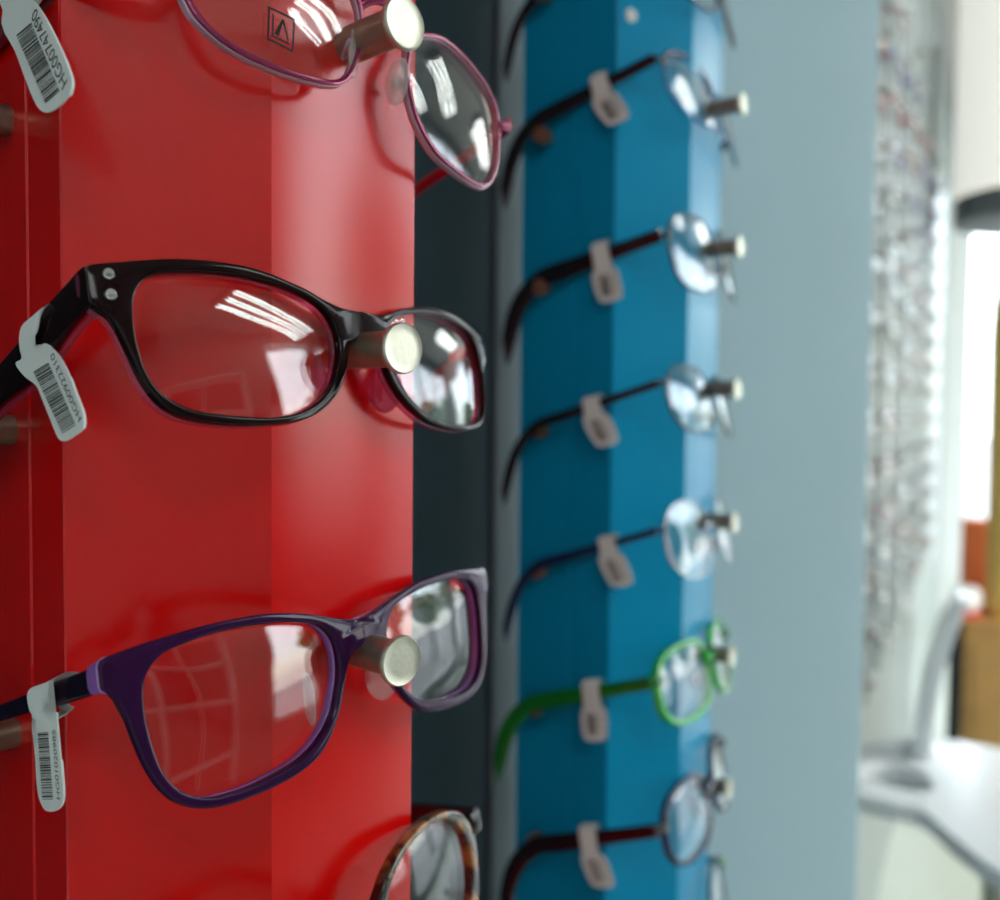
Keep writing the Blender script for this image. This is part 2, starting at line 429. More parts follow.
# ---- dark brown acetate pair (middle peg of the red column)
def extend_tip(top, bot):
    return [(a[0], a[1], b[1]) for a,b in zip(top,bot)]
mM = pose((-.03425,.23782,.01953), 54.17, 13.858, -2.388)
cM = 2.516
Li = catmull(pts("-58.2,-1.6 -57.7,2.3 -56.8,4.8 -54.8,7.1 -51.6,8.5 -46.2,9.3 -41.2,9.6 -35.4,9.7 -29.9,9.3 -24.1,8.6 -17.7,7.0 -13.6,5.2 -10.4,2.4 -8.9,-0.9 -8.7,-4.9 -9.9,-9.1 -11.8,-13.2 -14.5,-16.6 -18.6,-19.7 -24.8,-22.1 -30.7,-22.9 -36.2,-22.8 -42.9,-22.2 -48.0,-21.2 -51.5,-19.7 -54.8,-17.1 -57.0,-12.7 -58.0,-7.0"), 6)
Lo = catmull(pts("0,5.0 0,5.0 -2.8,4.9 -6.1,5.0 -11.5,6.4 -16.6,8.4 -21.9,9.9 -25.7,11.0 -31.4,12.0 -38.6,12.4 -47.5,12.1 -53.8,11.3 -59.7,10.3 -65.6,9.2 -66.2,8.6 -66.3,7.0 -66.2,3.4 -65.8,0.9 -64.1,-0.3 -62.6,-1.5 -61.4,-3.7 -60.3,-6.8 -59.2,-10.3 -57.7,-14.7 -55.1,-19.3 -51.8,-22.1 -48.2,-23.4 -43.2,-24.3 -36.4,-24.7 -31.0,-24.5 -25.1,-24.0 -19.0,-22.2 -13.1,-18.4 -9.7,-14.6 -7.5,-10.7 -6.3,-7.0 -5.2,-4.2 -3.2,-2.4 0,-1.9 0,-1.9"), 5)
gM = thing('eyeglasses', 'dark brown spectacles with pink crystal backs and two silver rivets, on the red column', 'eyeglasses', mM)
Ri, Ro = warp(mirror(Li), 1.015, .965), warp(mirror(Lo), .985, .955)
bm = bmesh.new(); ring(bm, Li, Lo, cM, 0, .0024, .0005); ring(bm, Ri, Ro, cM, 0, .0024, .0005); clean(bm)
fM = obj('front_frame', bm, M['brown'], gM, angle=50)
bm = bmesh.new(); ring(bm, Li, Lo, cM, .0026, .0044, .0006); ring(bm, Ri, Ro, cM, .0026, .0044, .0006); clean(bm)
obj('crystal_backing', bm, M['pinkcryst'], fM, angle=50)
for P in (Li, Ri): obj('lens', lens_mesh(P, cM, .0022), M['lens'], gM)
for z in (.0074,.0030):                                   # the two rivets on the corner
    bm = bmesh.new(); y = cM*.0622**2
    lathe(bm, [(.0013,-.0002),(.0013,.0003),(.0010,.0007),(.0001,.0008)], 18, axis_m((-.0622,y,z), (-.31,-1,0)))
    o = obj('rivet', bm, M['steel'], fM)
for s in (-1,1):
    stM = [(.0112,.0092,.0008),(.0130,.0094,.0007),(.020,.0077,-.0010),(.0289,.0054,-.0045),(.0385,.0020,-.0082),(.0505,-.0015,-.0098),(.066,-.006,-.0135),(.080,-.0105,-.018),(.090,-.0165,-.024),(.101,-.027,-.034),(.110,-.040,-.0445)]
    bm = bmesh.new(); temple(bm, stM, .0662, .0024, s, 0 if s<0 else 9)
    t_ = obj('temple', bm, M['brown'], gM, angle=50)
    stI = [(y,a-.0006,b-.0004) for y,a,b in stM]
    bm = bmesh.new(); temple(bm, stI[1:], .0662, .0018, s, 0 if s<0 else 9, off=.0025)
    obj('crystal_lining', bm, M['pinkcryst'], t_, angle=50)
    bm = bmesh.new(); box(bm, (s*.0605,.0175,.004), (.003,.007,.004), bev=.0008); obj('hinge', bm, M['steel'], gM)
    bm = blob((s*.0115,.0062,-.0125), (.0017,.0046,.0066), Euler((.15,0,s*.55)))
    obj('nose_pad', bm, M['pinkcryst'], gM)
price_tag('white barcode tag on the dark brown pair, printed HG00922310', mM, -.0671,
    pts("26.1,4.7 31.0,4.1 35.7,3.2 37.0,1.1 37.2,-1.6 36.7,-3.5 39.5,-3.8 36.2,-7.7 31.9,-10.8 30.3,-13.9 28.0,-18.6 26.2,-22.4 25.1,-23.8 23.2,-24.6 19.4,-24.3 16.3,-23.7 15.6,-22.9 15.4,-20.8 17.2,-16.4 19.5,-11.0 22.2,-6.9 27.0,-2.9 29.0,-3.1 31.0,-2.1 31.4,-0.5 29.8,0.4 28.4,2.6 27.8,4.0"),
    pts("32.4,-7.6 26.2,-7.3 18.4,-22.3 23.7,-22.9"), pts("15.9,-21.6 24.0,-5.6"), 'HG00922310')

# ---- dark purple acetate pair (lower peg of the red column)
mP = pose((-.03357,.23393,-.0555), 54.21, 9.762, .723); cP = 2.071
Li = catmull(pts("-57.0,-1.6 -56.8,0.2 -56.0,2.4 -54.2,4.5 -51.6,6.1 -47.6,7.0 -42.5,7.7 -37.2,7.9 -32.3,7.8 -24.6,7.1 -18.4,6.0 -14.1,4.7 -11.2,2.6 -9.2,-0.5 -8.6,-4.5 -9.0,-8.5 -10.2,-12.0 -12.6,-16.9 -17.0,-21.3 -22.7,-24.2 -29.4,-25.6 -37.0,-26.4 -41.5,-26.3 -45.2,-25.9 -48.3,-24.8 -51.3,-22.9 -53.5,-20.3 -55.2,-16.8 -56.2,-12.8 -56.9,-8.1 -57.1,-4.4"), 6)
Lo = catmull(pts("0,3.5 0,3.5 -1.8,3.6 -6.1,4.5 -9.3,5.5 -16.0,7.5 -22.2,8.9 -28.2,9.7 -33.9,9.95 -39.3,10.0 -43.9,9.8 -50.5,9.3 -56.8,8.6 -61.2,7.9 -64.0,7.3 -64.7,6.6 -64.8,4.5 -64.6,1.1 -63.8,0.6 -62.5,-0.6 -61.6,-2.9 -60.7,-5.3 -59.5,-10.4 -57.8,-16.3 -55.7,-20.9 -53.0,-24.5 -49.8,-26.7 -46.1,-28.0 -42.1,-28.6 -37.4,-28.7 -29.8,-28.3 -23.2,-27.2 -17.6,-25.0 -13.3,-21.0 -10.1,-16.1 -8.4,-12.3 -7.0,-9.0 -5.4,-5.6 -3.4,-3.4 0,-2.9 0,-2.9"), 5)
Ri, Ro = warp(mirror(Li), .985, .935), warp(mirror(Lo), 1.005, .955)
gP = thing('eyeglasses', 'dark purple spectacles with lilac rim edges and a lilac stripe at the hinge', 'eyeglasses', mP)
bm = bmesh.new(); ring(bm, Li, Lo, cP, 0, .0024, .0006); ring(bm, Ri, Ro, cP, 0, .0024, .0006); clean(bm)
fP = obj('front_frame', bm, M['purple'], gP, angle=50)
def inset(P, f):
    cx = sum(p[0] for p in P)/len(P); cy = sum(p[1] for p in P)/len(P); o=[]
    for x,y in P:
        k = 1-f*sst((abs(x)-.001)/.010); o.append((cx+(x-cx)*k, cy+(y-cy)*k))
    return o
bm = bmesh.new(); ring(bm, Li, inset(Lo,.05), cP, .0024, .0046, .0005); ring(bm, Ri, inset(Ro,.05), cP, .0024, .0046, .0005); clean(bm)
o = obj('lilac_backing', bm, M['lilac'], fP, angle=50)
for P in (Li, Ri): obj('lens', lens_mesh(P, cP, .0028), M['lens'], gP)
for s in (-1,1):
    stP = [(.0112,.0068,.0004),(.0137,.0060,.0002),(.0200,.0045,-.0010),(.0291,.0028,-.0026),(.0399,.0003,-.0041),(.0523,-.0023,-.0061),(.066,-.0050,-.0085),(.080,-.0085,-.0130),(.091,-.0140,-.0200),(.101,-.0245,-.0305),(.111,-.038,-.042)]
    bm = bmesh.new(); temple(bm, stP, .0640, .0036, s, 0 if s<0 else 9)
    t_ = obj('temple', bm, M['purpletemple'], gP, angle=50)
    bm = bmesh.new(); temple(bm, [(.0094,.0077,.0003),(.0112,.0072,.0001),(.0130,.0067,.0000)], .0653, .0052, s, 0)
    obj('hinge_stripe', bm, M['lilac'], t_)
    bm = bmesh.new(); box(bm, (s*.0585,.0150,.004), (.003,.006,.004), bev=.0008); obj('hinge', bm, M['steel'], gP)
    bm = blob((s*.0128,.0080,-.0135), (.0015,.0046,.0068), Euler((.15,0,s*.55)))
    obj('nose_pad', bm, M['pad'], gP)
price_tag('white barcode tag on the dark purple pair, printed HG01020985', mP, -.0651,
    pts("37.0,0.4 35.6,1.6 31,2.6 26.2,3.3 27.6,2.5 28.4,1 29.0,-1.2 30.9,-1.9 31.2,-2.8 29.9,-3.4 28.0,-3.5 25.8,-3.3 25.9,-4.4 26.3,-11 26.6,-18.1 27.4,-21.8 29.5,-23.6 34.0,-24.3 35.6,-23.7 37.1,-21.1 36.5,-12.7 36.1,-5.1 34.7,-4.6 36.7,-3.2 37.2,-0.5"),
    pts("34.3,-7.7 29.9,-7.4 31.0,-21.8 35.5,-22.2"), pts("28.2,-21.6 27.0,-6.9"), 'HG01020985')

# ---- pink metal pair (upper peg of the red column)
mT = pose((-.02874,.24555,.09766), 50.963, 8.414, -8.466); cT = 3.07
To = catmull(pts("-52.1,-17.1 -50.4,-19.7 -47.2,-22.3 -42.9,-24.5 -38.4,-25.6 -33.8,-26.0 -28.9,-26.0 -23.8,-25.5 -18.5,-24.4 -15.1,-23.0 -12.2,-19.7 -10.2,-14.1 -8.9,-7.6 -8.9,-2.1 -9.8,1.9 -14.1,5.6 -21.4,8.2 -29.0,8.8 -37.8,8.2 -46.3,6.4 -52.7,3.2 -55.3,-3.4 -54.3,-11.0"), 6)
Ti = catmull(pts("-50.9,-16.6 -47.2,-20.9 -42.9,-23.1 -38.4,-24.2 -33.8,-24.7 -28.9,-24.7 -23.8,-24.2 -18.7,-23.1 -15.9,-21.9 -13.1,-19.0 -11.2,-14.0 -9.9,-7.6 -9.8,-2.1 -10.8,1.3 -14.7,4.7 -21.7,7.1 -29.0,7.7 -37.5,7.1 -45.8,5.4 -51.8,2.4 -54.2,-3.4 -53.2,-10.8"), 6)
TRo = catmull(pts("6.6,-5.5 8.2,0.8 14.1,5.0 21.4,7.6 29.1,8.1 37.8,7.5 46.3,5.9 52.7,2.6 55.0,-3.4 53.8,-12.4 51.0,-20.0 43.7,-27.1 34.7,-29.0 25.4,-29.0 17.5,-27.6 11.0,-22.8 7.5,-16.3 6.2,-10.1"), 6)
cxr = 30.5e-3; cyr = -10.5e-3
TRi = [(cxr+(x-cxr)*.955, cyr+(y-cyr)*.935) for x,y in TRo]
gT = thing('eyeglasses', 'thin pink metal spectacles with a boxed letter mark on one lens', 'eyeglasses', mT)
bm = bmesh.new(); ring(bm, Ti, To, cT, 0, .0009, .0003, seam=False); ring(bm, TRi, TRo, cT, 0, .0009, .0003, seam=False)
fT = obj('front_rim', bm, M['pinkmetal'], gT, angle=50)
def grow(P, f):
    cx = sum(p[0] for p in P)/len(P); cy = sum(p[1] for p in P)/len(P); return [(cx+(x-cx)*f, cy+(y-cy)*f) for x,y in P]
bm = bmesh.new(); ring(bm, Ti, grow(To,1.012), cT, .0009, .0028, .0003, seam=False); ring(bm, TRi, grow(TRo,1.012), cT, .0009, .0028, .0003, seam=False)
obj('back_rim', bm, M['lilacmetal'], fT, angle=50)
bm = bmesh.new(); tube(bm, [surf(u,v,cT,d) for u,v,d in catmull([(-.0094,.0005,.0012),(-.0065,.0030,-.0006),(0,.0042,-.0012),(.0045,.0030,-.0006),(.0070,.0002,.0012)],5,False)], .0011, 10)
obj('bridge', bm, M['pinkmetal'], gT)
lensT = [obj('lens', lens_mesh(P, cT, .0014, bulge=.0012), M['lens'], gT) for P in (Ti, TRi)]
# boxed letter mark on the first lens
q = dict(zip('abcd', pts("-34.4,-11.6 -28.2,-12.0 -28.1,-19.7 -34.1,-19.1")))
def quadmap(s, t_):
    a,b,c_,d = q['a'],q['b'],q['c'],q['d']
    return tuple(a[i]*(1-s)*(1-t_)+b[i]*s*(1-t_)+c_[i]*s*t_+d[i]*(1-s)*t_ for i in (0,1))
cxl = sum(p[0] for p in Ti)/len(Ti); cyl = sum(p[1] for p in Ti)/len(Ti)
def on_lens(u, v):
    ang = atan2(v-cyl, u-cxl); rp = ray_poly((cxl,cyl), ang, Ti)
    f = math.hypot(u-cxl,v-cyl)/math.hypot(rp[0]-cxl,rp[1]-cyl)
    return surf(u, v, cT, .0014-.0012*(1-f*f)-.00012)
bm = bmesh.new()
def stroke(a, b, wa, wb):
    dx,dy = b[0]-a[0], b[1]-a[1]; L = math.hypot(dx,dy); nx,ny = -dy/L,dx/L; n=6; prev=None
    for k in range(n+1):
        t_=k/n; w = wa+(wb-wa)*t_
        x,y = a[0]+dx*t_, a[1]+dy*t_
        cur = [bm.verts.new(on_lens(*quadmap(x+nx*w,y+ny*w))), bm.verts.new(on_lens(*quadmap(x-nx*w,y-ny*w)))]
        if prev: bm.faces.new((prev[0],cur[0],cur[1],prev[1]))
        prev = cur
w=.035
for a,b in (((-w,0),(1+w,0)),((1,0),(1,1)),((1+w,1),(-w,1)),((0,1),(0,0))): stroke(a,b,w,w)
stroke((.17,.14),(.17,.84),.03,.03); stroke((.14,.84),(.86,.84),.03,.03)
stroke((.56,.17),(.32,.76),.035,.085); stroke((.55,.17),(.80,.75),.045,.03)
obj('lens_mark', bm, M['ink'], lensT[0], smooth=False)
for s in (-1,1):
    if s < 0:
        stT = [(.0085,-.0072,-.0112),(.0157,-.0070,-.0118),(.026,-.0066,-.0116),(.0381,-.0056,-.0108),(.052,-.0046,-.0102),(.0646,-.0037,-.0100),(.080,-.003,-.010),(.092,-.008,-.0145),(.102,-.018,-.024),(.112,-.032,-.0365)]
        sp, u0 = 0, .0672
    else:
        stT = [(.0090,.0022,-.0026),(.0130,.0015,-.0033),(.0240,-.0005,-.0050),(.0354,-.0022,-.0062),(.0508,-.0034,-.0076),(.066,-.0065,-.0110),(.080,-.0105,-.016),(.092,-.018,-.0245),(.102,-.029,-.035),(.111,-.043,-.0475)]
        sp, u0 = 7, .0600
    bm = bmesh.new(); temple(bm, stT, u0, .0024, s, sp)
    obj('temple', bm, M['redtemple'], gT, angle=50)
    bm = bmesh.new()
    if s<0: tube(bm, [V(-.0545,.0095,-.004),V(-.059,.0088,-.006),V(-.0645,.0080,-.0085),V(-.0660,.0105,-.0095)], [.0012,.0016,.0019,.0018], 10)
    else: tube(bm, [V(.0545,.0098,-.002),V(.0575,.0095,-.0012),V(.0592,.0110,-.0003)], [.0014,.0019,.0019], 10)
    obj('hinge', bm, M['pinkmetal'], gT)
    c = V(-.0102,.0022,-.0118) if s<0 else V(.0050,.0025,-.0125)
    p = obj('nose_pad', blob(c, (.0030,.0011,.0064), Euler((.12,s*.15,.5 if s<0 else -.75))), M['pad'], gT)
    bm = bmesh.new(); box(bm, c+V(s*.0002,.0010,0), (.0020,.0014,.0032), bev=.0004); obj('pad_box', bm, M['steel'], p)
    bm = bmesh.new(); tube(bm, catmull([tuple(c+V(0,.0016,0)),tuple(c+V(s*.0012,.0030,-.001)),tuple(c+V(-.003 if s<0 else .001,-.0015,.001)),tuple(V(-.0098 if s<0 else .0074,.0022,c.z+.003))],5,False), .0005, 8)
    obj('pad_arm', bm, M['lilacmetal'], p)
price_tag('white barcode tag at the top corner, printed HG00747490', mT, -.0735,
    pts("54.7,-3.8 47.9,-13.1 48.0,-16.4 39.7,-26.4 34.7,-33.5 28.5,-42.0 25.6,-45.1 22.4,-47.1 18.2,-47.8 12.8,-46.9 11.8,-44.8 12.9,-42.1 21.2,-30.4 29.2,-20.8 32.8,-17.3 37.8,-11.7 40,-6 45,-3"),
    pts("39.4,-22.9 32.3,-23.0 16.5,-44.8 22.5,-45.3"), pts("13.4,-43.8 30.6,-20.2"), 'HG00747490')

# ---- tortoiseshell pair (bottom edge)
mQ = pose((-.0326,.2309,-.134), 54, 9, 5); cQ = 2.2
Ro = catmull(pts("0,3 0,3 3.5,4.5 8.1,8.3 13.5,13.3 20.9,16.6 31.0,18.0 44.1,15.4 52.1,10.5 56.1,2.6 55.2,-7.6 51.5,-16 44,-22.3 32,-24.6 20,-22.4 11.5,-15.5 7.6,-7 4,-3.5 0,-2.5 0,-2.5"), 5)
Ri = catmull(pts("10.6,5.0 12.5,8.6 16.8,12.3 23.9,15.2 33.0,15.9 42.4,13.5 48.8,7.8 51.3,1.0 51,-6 48.2,-13.0 42,-19 32,-21.4 21.5,-19.2 14,-12.5 10.4,-3"), 6)
Li, Lo = mirror(Ri), mirror(Ro)
gQ = thing('eyeglasses', 'brown tortoiseshell round spectacles at the bottom edge of the red column', 'eyeglasses', mQ)
bm = bmesh.new(); ring(bm, Li, Lo, cQ, 0, .0040, .0008); ring(bm, Ri, Ro, cQ, 0, .0040, .0008); clean(bm)
obj('front_frame', bm, M['tortoise'], gQ, angle=50)
for P in (Li, Ri): obj('lens', lens_mesh(P, cQ, .0018, bulge=.0018), M['lens'], gQ)
for s in (-1,1):
    stQ = [(.0075,.0100,.0028),(.0107,.0098,.0026),(.024,.0086,.0010),(.038,.0068,-.0012),(.055,.002,-.0060),(.072,-.004,-.0115),(.085,-.010,-.0175),(.096,-.020,-.0265),(.106,-.034,-.0395)]
    bm = bmesh.new(); temple(bm, stQ, .0600, .0034, s, 1 if s<0 else 8)
    obj('temple', bm, M['black'], gQ, angle=50)
    bm = bmesh.new(); box(bm, (s*.0572,.0085,.0060), (.0056,.0042,.0070), bev=.0010); obj('end_piece', bm, M['black'], gQ)
    obj('nose_pad', blob((s*.0125,.0080,-.0100), (.0020,.0055,.0070), Euler((.15,0,s*.55))), M['tortoise'], gQ)

# ------------------------------------------------------------------ blue column spectacles (out of focus)
def superellipse(cx, cy, hw, hh, p=.75, n=44, tilt=0.):
    out=[]
    for k in range(n):
        a=2*pi*k/n; x=math.copysign(abs(cos(a))**p,cos(a))*hw; y=math.copysign(abs(sin(a))**p,sin(a))*hh
        out.append((cx+x, cy+y+tilt*x))
    return out
def simple_glasses(label, mw, sw, sh, rim, temple_h, mats, shape=.75, name='eyeglasses', tip=True, half=False, rivet=False):
    """mats: frame, temple, upper"""
    g = thing(name, label, 'eyeglasses', mw); c=2.3
    gap = .034-.025*sw
    for s in (-1,1):
        i = superellipse(s*.034, -.004, .025*sw, .0175*sh, shape); o = superellipse(s*.034, -.004, .025*sw+rim, .0175*sh+rim, shape)
        bm = bmesh.new(); ring(bm, i, o, c, 0, max(.0016,min(rim*1.4,.004)), min(.0005,rim*.3), n=72, seam=False)
        r = obj('rim', bm, mats[0], g, angle=50)
        if mats[2] is not None:
            up = [p for p in o if p[1] > .001]; up.sort(key=lambda p:p[0])
            bm = bmesh.new(); tube(bm, [surf(u,v,c,-.0002) for u,v in up], rim*.75, 8); obj('brow_bar', bm, mats[2], r)
        obj('lens', lens_mesh(i, c, .0006, bulge=.0016, n=48), M['lens'], g)
        ue = .034+.025*sw+rim*.5; y0 = c*ue*ue
        bm = bmesh.new(); tube(bm, [V(s*(ue-.001),y0,.003),V(s*(ue+.0045),y0+.0002,.0036),V(s*(ue+.0074),y0+.004,.0036)], [max(rim,.0014)]*3, 8); obj('hinge', bm, mats[1], g)
        sl = tan(radians(5)); u0=.0050+ue+.0035
        st=[]
        for y,k in ((.002,.72),(.02,.75),(.045,.9),(.058,1.0),(.068,1.0)):
            zc=.0036-(y)*sl; st.append((y0+y, zc+temple_h*k/2, zc-temple_h*k/2))
        zc=.0036-.068*sl; h=temple_h*.48
        for dy,dz,k in ((.009,-.0045,1.2),(.017,-.0125,1.6),(.024,-.024,2.0),(.029,-.034,1.6)): st.append((y0+.068+dy, zc+dz+h*k, zc+dz-h*k))
        bm = bmesh.new(); temple(bm, st, u0, .0022 if temple_h<.006 else .003, s, 3 if s<0 else 0); obj('temple', bm, mats[1], g, angle=50)
        obj('nose_pad', blob((s*(gap+.001),.0075,-.0095), (.0015,.0042,.0055), Euler((.1,0,s*.5)), 2), M['pad'], g)
    bm = bmesh.new(); e = gap-rim*.2
    tube(bm, [surf(u,v,c,d) for u,v,d in catmull([(-e-.001,.000,.0008),(-e*.5,.0022,-.0004),(0,.0030,-.0008),(e*.5,.0022,-.0004),(e+.001,.000,.0008)],4,False)], max(rim*.8,.0010), 8)
    obj('bridge', bm, mats[0], g)
    return g
BL = [pm('dark_gunmetal',(.05,.05,.055),.3,.8), pm('chestnut_metal',(.10,.03,.02),.25,.5), pm('sky_blue_metal',(.03,.16,.38),.25,.4), pm('navy_acetate',(.006,.012,.06),.15),
      pm('bright_green_acetate',(.004,.45,.03),.15,coat=.4), pm('deep_green_acetate',(.004,.16,.015),.2), pm('teal_acetate',(.004,.10,.15),.2), pm('maroon_black_acetate',(.010,.003,.005),.2), pm('silver_metal',(.5,.53,.56),.22,1), pm('plum_metal',(.06,.012,.025),.25,.4), pm('lime_acetate',(.35,.5,.02),.2)]
rows = [
 ('plum dark spectacles highest on the blue column, cut by the top edge', (.1192,.5437,.2434), 62.7,10.87,4.47, 1.12,1.22, .0013,.0055, (BL[9],M['black'],None), .8),
 ('chestnut and sky blue tilted spectacles on the blue column, near the white screw cap', (.1195,.5408,.173), 61.9,15.1,-3.38, 1.12,1.0, .0012,.0080, (BL[2],M['black'],BL[1]), .78),
 ('spectacles with thick black temple and thin dark rims, second tagged pair down the blue column', (.1211,.5372,.0895), 62.2,10.8,1.78, 1.06,1.16, .0010,.0098, (BL[0],M['black'],None), .72),
 ('thin black wire spectacles with slim temple, third tagged pair down the blue column', (.1197,.5339,.0098), 63.8,13.83,-3.22, 1.03,1.0, .0009,.0056, (BL[0],M['black'],None), .78),
 ('slim dark navy spectacles with silver end pieces, directly above the green pair', (.1202,.5308,-.0641), 61.8,14.08,-2.51, .95,1.14, .0009,.0052, (BL[8],BL[3],None), .85),
 ('bright green plastic spectacles on the blue column', (.1197,.5276,-.1385), 61.4,11.91,-.69, 1.06,1.02, .0028,.0092, (BL[4],BL[5],None), .70),
 ('navy and black thick spectacles with level temple, directly below the green pair', (.1207,.5246,-.2096), 63.5,12.17,1.63, 1.02,1.04, .0024,.0098, (BL[3],BL[7],None), .76),
 ('teal spectacles with a lime corner, lowest on the blue column', (.1210,.5219,-.2850), 63,12,2, 1.03,1.05, .0020,.0060, (BL[6],BL[6],None), .8),
]
tag_lab = {1:'blank-backed white tag on the chestnut and sky blue pair',2:'white tag on the thick black temple, second tag from the top on blue',3:'white tag on the slim black wire temple above the navy pair',4:'white tag on the slim navy temple just above the green pair',5:'white tag on the bright green temple',6:'white tag on the level black temple below the green pair'}
tag_lab[1] = 'white tag on the temple of the chestnut and sky blue pair'
tag_pos = {1:(.044,.6),2:(.046,.15),3:(.050,.5),4:(.040,.45),5:(.046,-.2),6:(.051,.35)}
for k,(lab,O,yw,p_,r_,sw,sh,rim,th_,mats,shp) in enumerate(rows):
    mw = pose(O,yw,p_,r_)
    g = simple_glasses(lab, mw, sw, sh, rim, th_, mats, shp)
    if k == 7:
        bm = bmesh.new(); ue=.034+.025*sw
        for s in (-1,1): box(bm, (s*(ue+.002), 2.3*ue*ue, .004), (.004,.003,.004), bev=.0008)
        obj('lime_corner', bm, BL[10], g)
    if k in tag_lab:
        y, lean = tag_pos[k]; ue=.034+.025*sw+rim*.5; y0=2.3*ue*ue; zc=.0036-(y-y0)*tan(radians(5)); u0=-(.0050+ue+.0035)-.0022
        top = zc+th_*.55+.0012; dx=lambda d: -lean*d*.5
        bt = zc-th_*.5
        y -= .0035
        out = [(y-.0042,top),(y+.0042,top),(y+.0042,bt-.0012),(y+.0068+dx(.003),bt-.0035),(y+.0068+dx(.016),bt-.0155),(y+.0054+dx(.019),bt-.0185),(y-.0054+dx(.019),bt-.0185),(y-.0068+dx(.016),bt-.0155),(y-.0068+dx(.003),bt-.0035),(y-.0042,bt-.0012)]
        bars = [(y+.0042+dx(.005),bt-.0050),(y-.0014+dx(.005),bt-.0050),(y-.0014+dx(.016),bt-.0160),(y+.0042+dx(.016),bt-.0160)]
        text = [(y-.0044+dx(.016),bt-.0158),(y-.0044+dx(.005),bt-.0052)]
        price_tag(tag_lab[k], mw, u0, out, bars, text, 'HG00%d' % (914000+k*1373), back=.0052)

bm = bmesh.new(); ebox(bm, .528,.562, -.2755,-.2715, 0,3.0); struct(obj('wall_strip_1', bm, pm('lighter_grey_strip',(.11,.155,.175),.5,spec=.3), smooth=False))  # narrow strip of lighter grey on the wall beside the blue column

# ------------------------------------------------------------------ pale partition beyond the blue column
bm = bmesh.new()
prism(bm, [(.775,-.270),(.90,-.0914),(.925,-.1005),(.800,-.270)], lambda x,y: E(x,y,.02), lambda x,y: E(x,y,2.6))
bmesh.ops.bevel(bm, geom=[e for e in bm.edges if abs(e.verts[0].co.z-e.verts[1].co.z)>2], offset=.002, segments=2, affect='EDGES')
tag(obj('partition_panel', bm, M['pale'], angle=20), 'tall pale blue-grey partition panel standing beyond the blue column', 'partition')

# ------------------------------------------------------------------ far display columns with spectacles
def far_frame(mat, u_sh):
    bm = bmesh.new(); c=2.3
    for s in (-1,1):
        i = superellipse(s*.033,-.004,.025,.0165,u_sh,24); o = superellipse(s*.033,-.004,.0272,.0187,u_sh,24)
        ring(bm, i, o, c, 0, .0024, .0005, n=28, seam=False)
        st = [(.009,.006,.001),(.05,.003,-.003),(.085,-.001,-.006),(.100,-.010,-.016),(.108,-.026,-.031)]
        temple(bm, st, .063, .0024, s, 2)
    tube(bm, [surf(u,v,c,.0008) for u,v in ((-.0075,0),(-.003,.003),(.003,.003),(.0075,0))], .0014, 6)
    bmesh.ops.recalc_face_normals(bm, faces=bm.faces[:])
    me = bpy.data.meshes.new('frame'); bm.to_mesh(me); bm.free(); me.materials.append(mat)
    me.polygons.foreach_set('use_smooth', [True]*len(me.polygons)); return me
far_cols = [('black',M['black']),('red',pm('red_acetate',(.4,.02,.03),.2)),('violet',pm('violet_acetate',(.12,.08,.4),.2)),('brown',pm('chestnut_acetate',(.14,.05,.03),.2)),('silver',BL[8]),('grey',pm('mid_grey_acetate',(.2,.21,.22),.25)),('pink',pm('dusty_pink_acetate',(.5,.25,.27),.25))]
far_mesh = {n: far_frame(m, .75) for n,m in far_cols}
lens_me = []
for s in (-1,1):
    bm = lens_mesh(superellipse(s*.033,-.004,.025,.0165,.75,24), 2.3, .0008, bulge=.0034, n=28)
    bmesh.ops.recalc_face_normals(bm, faces=bm.faces[:]); me = bpy.data.meshes.new('lens'); bm.to_mesh(me); bm.free(); me.materials.append(M['lens'])
    me.polygons.foreach_set('use_smooth', [True]*len(me.polygons)); lens_me.append(me)
ordn = ['nearest the pale partition','second beyond the pale partition','third beyond the pale partition','fourth beyond the pale partition','farthest from the pale partition']
for ci, e1 in enumerate((1.45,1.80,2.20,2.65,3.20)):
    a = 63; b = E(e1,-.150,0)
    root,N,W = column('pale grey blurred display column behind the white counter, '+ordn[ci], (b.x,b.y), a, .025,.05,33,.022,.024, .80,2.35, M['lgrey'])
    nz=16
    for r in range(nz):
        z = .86+r*S
        nose_peg(root, z-.80, .0205, head=.0066, mats=('bronze','knob'), dome=.006)
        if r < 15:
            zc = z-H-.001
            key = random.choice(['black','brown','grey','silver','grey','pink']) 
            if r >= 11: key = random.choice(['red','violet','red','grey','pink'])
            O = b + N*.0095
            o = thing('eyeglasses', '%s framed spectacles blurred on a pale grey display column, %s' % (key, ordn[ci]), 'eyeglasses', pose((O.x,O.y,zc+.0), a+random.uniform(-4,4), random.uniform(6,14), random.uniform(-4,4)), 'spectacles on the far display columns')
            f = bpy.data.objects.new('frame', far_mesh[key]); COL.objects.link(f); f.parent = o
            for me in lens_me:
                l = bpy.data.objects.new('lens', me); COL.objects.link(l); l.parent = o

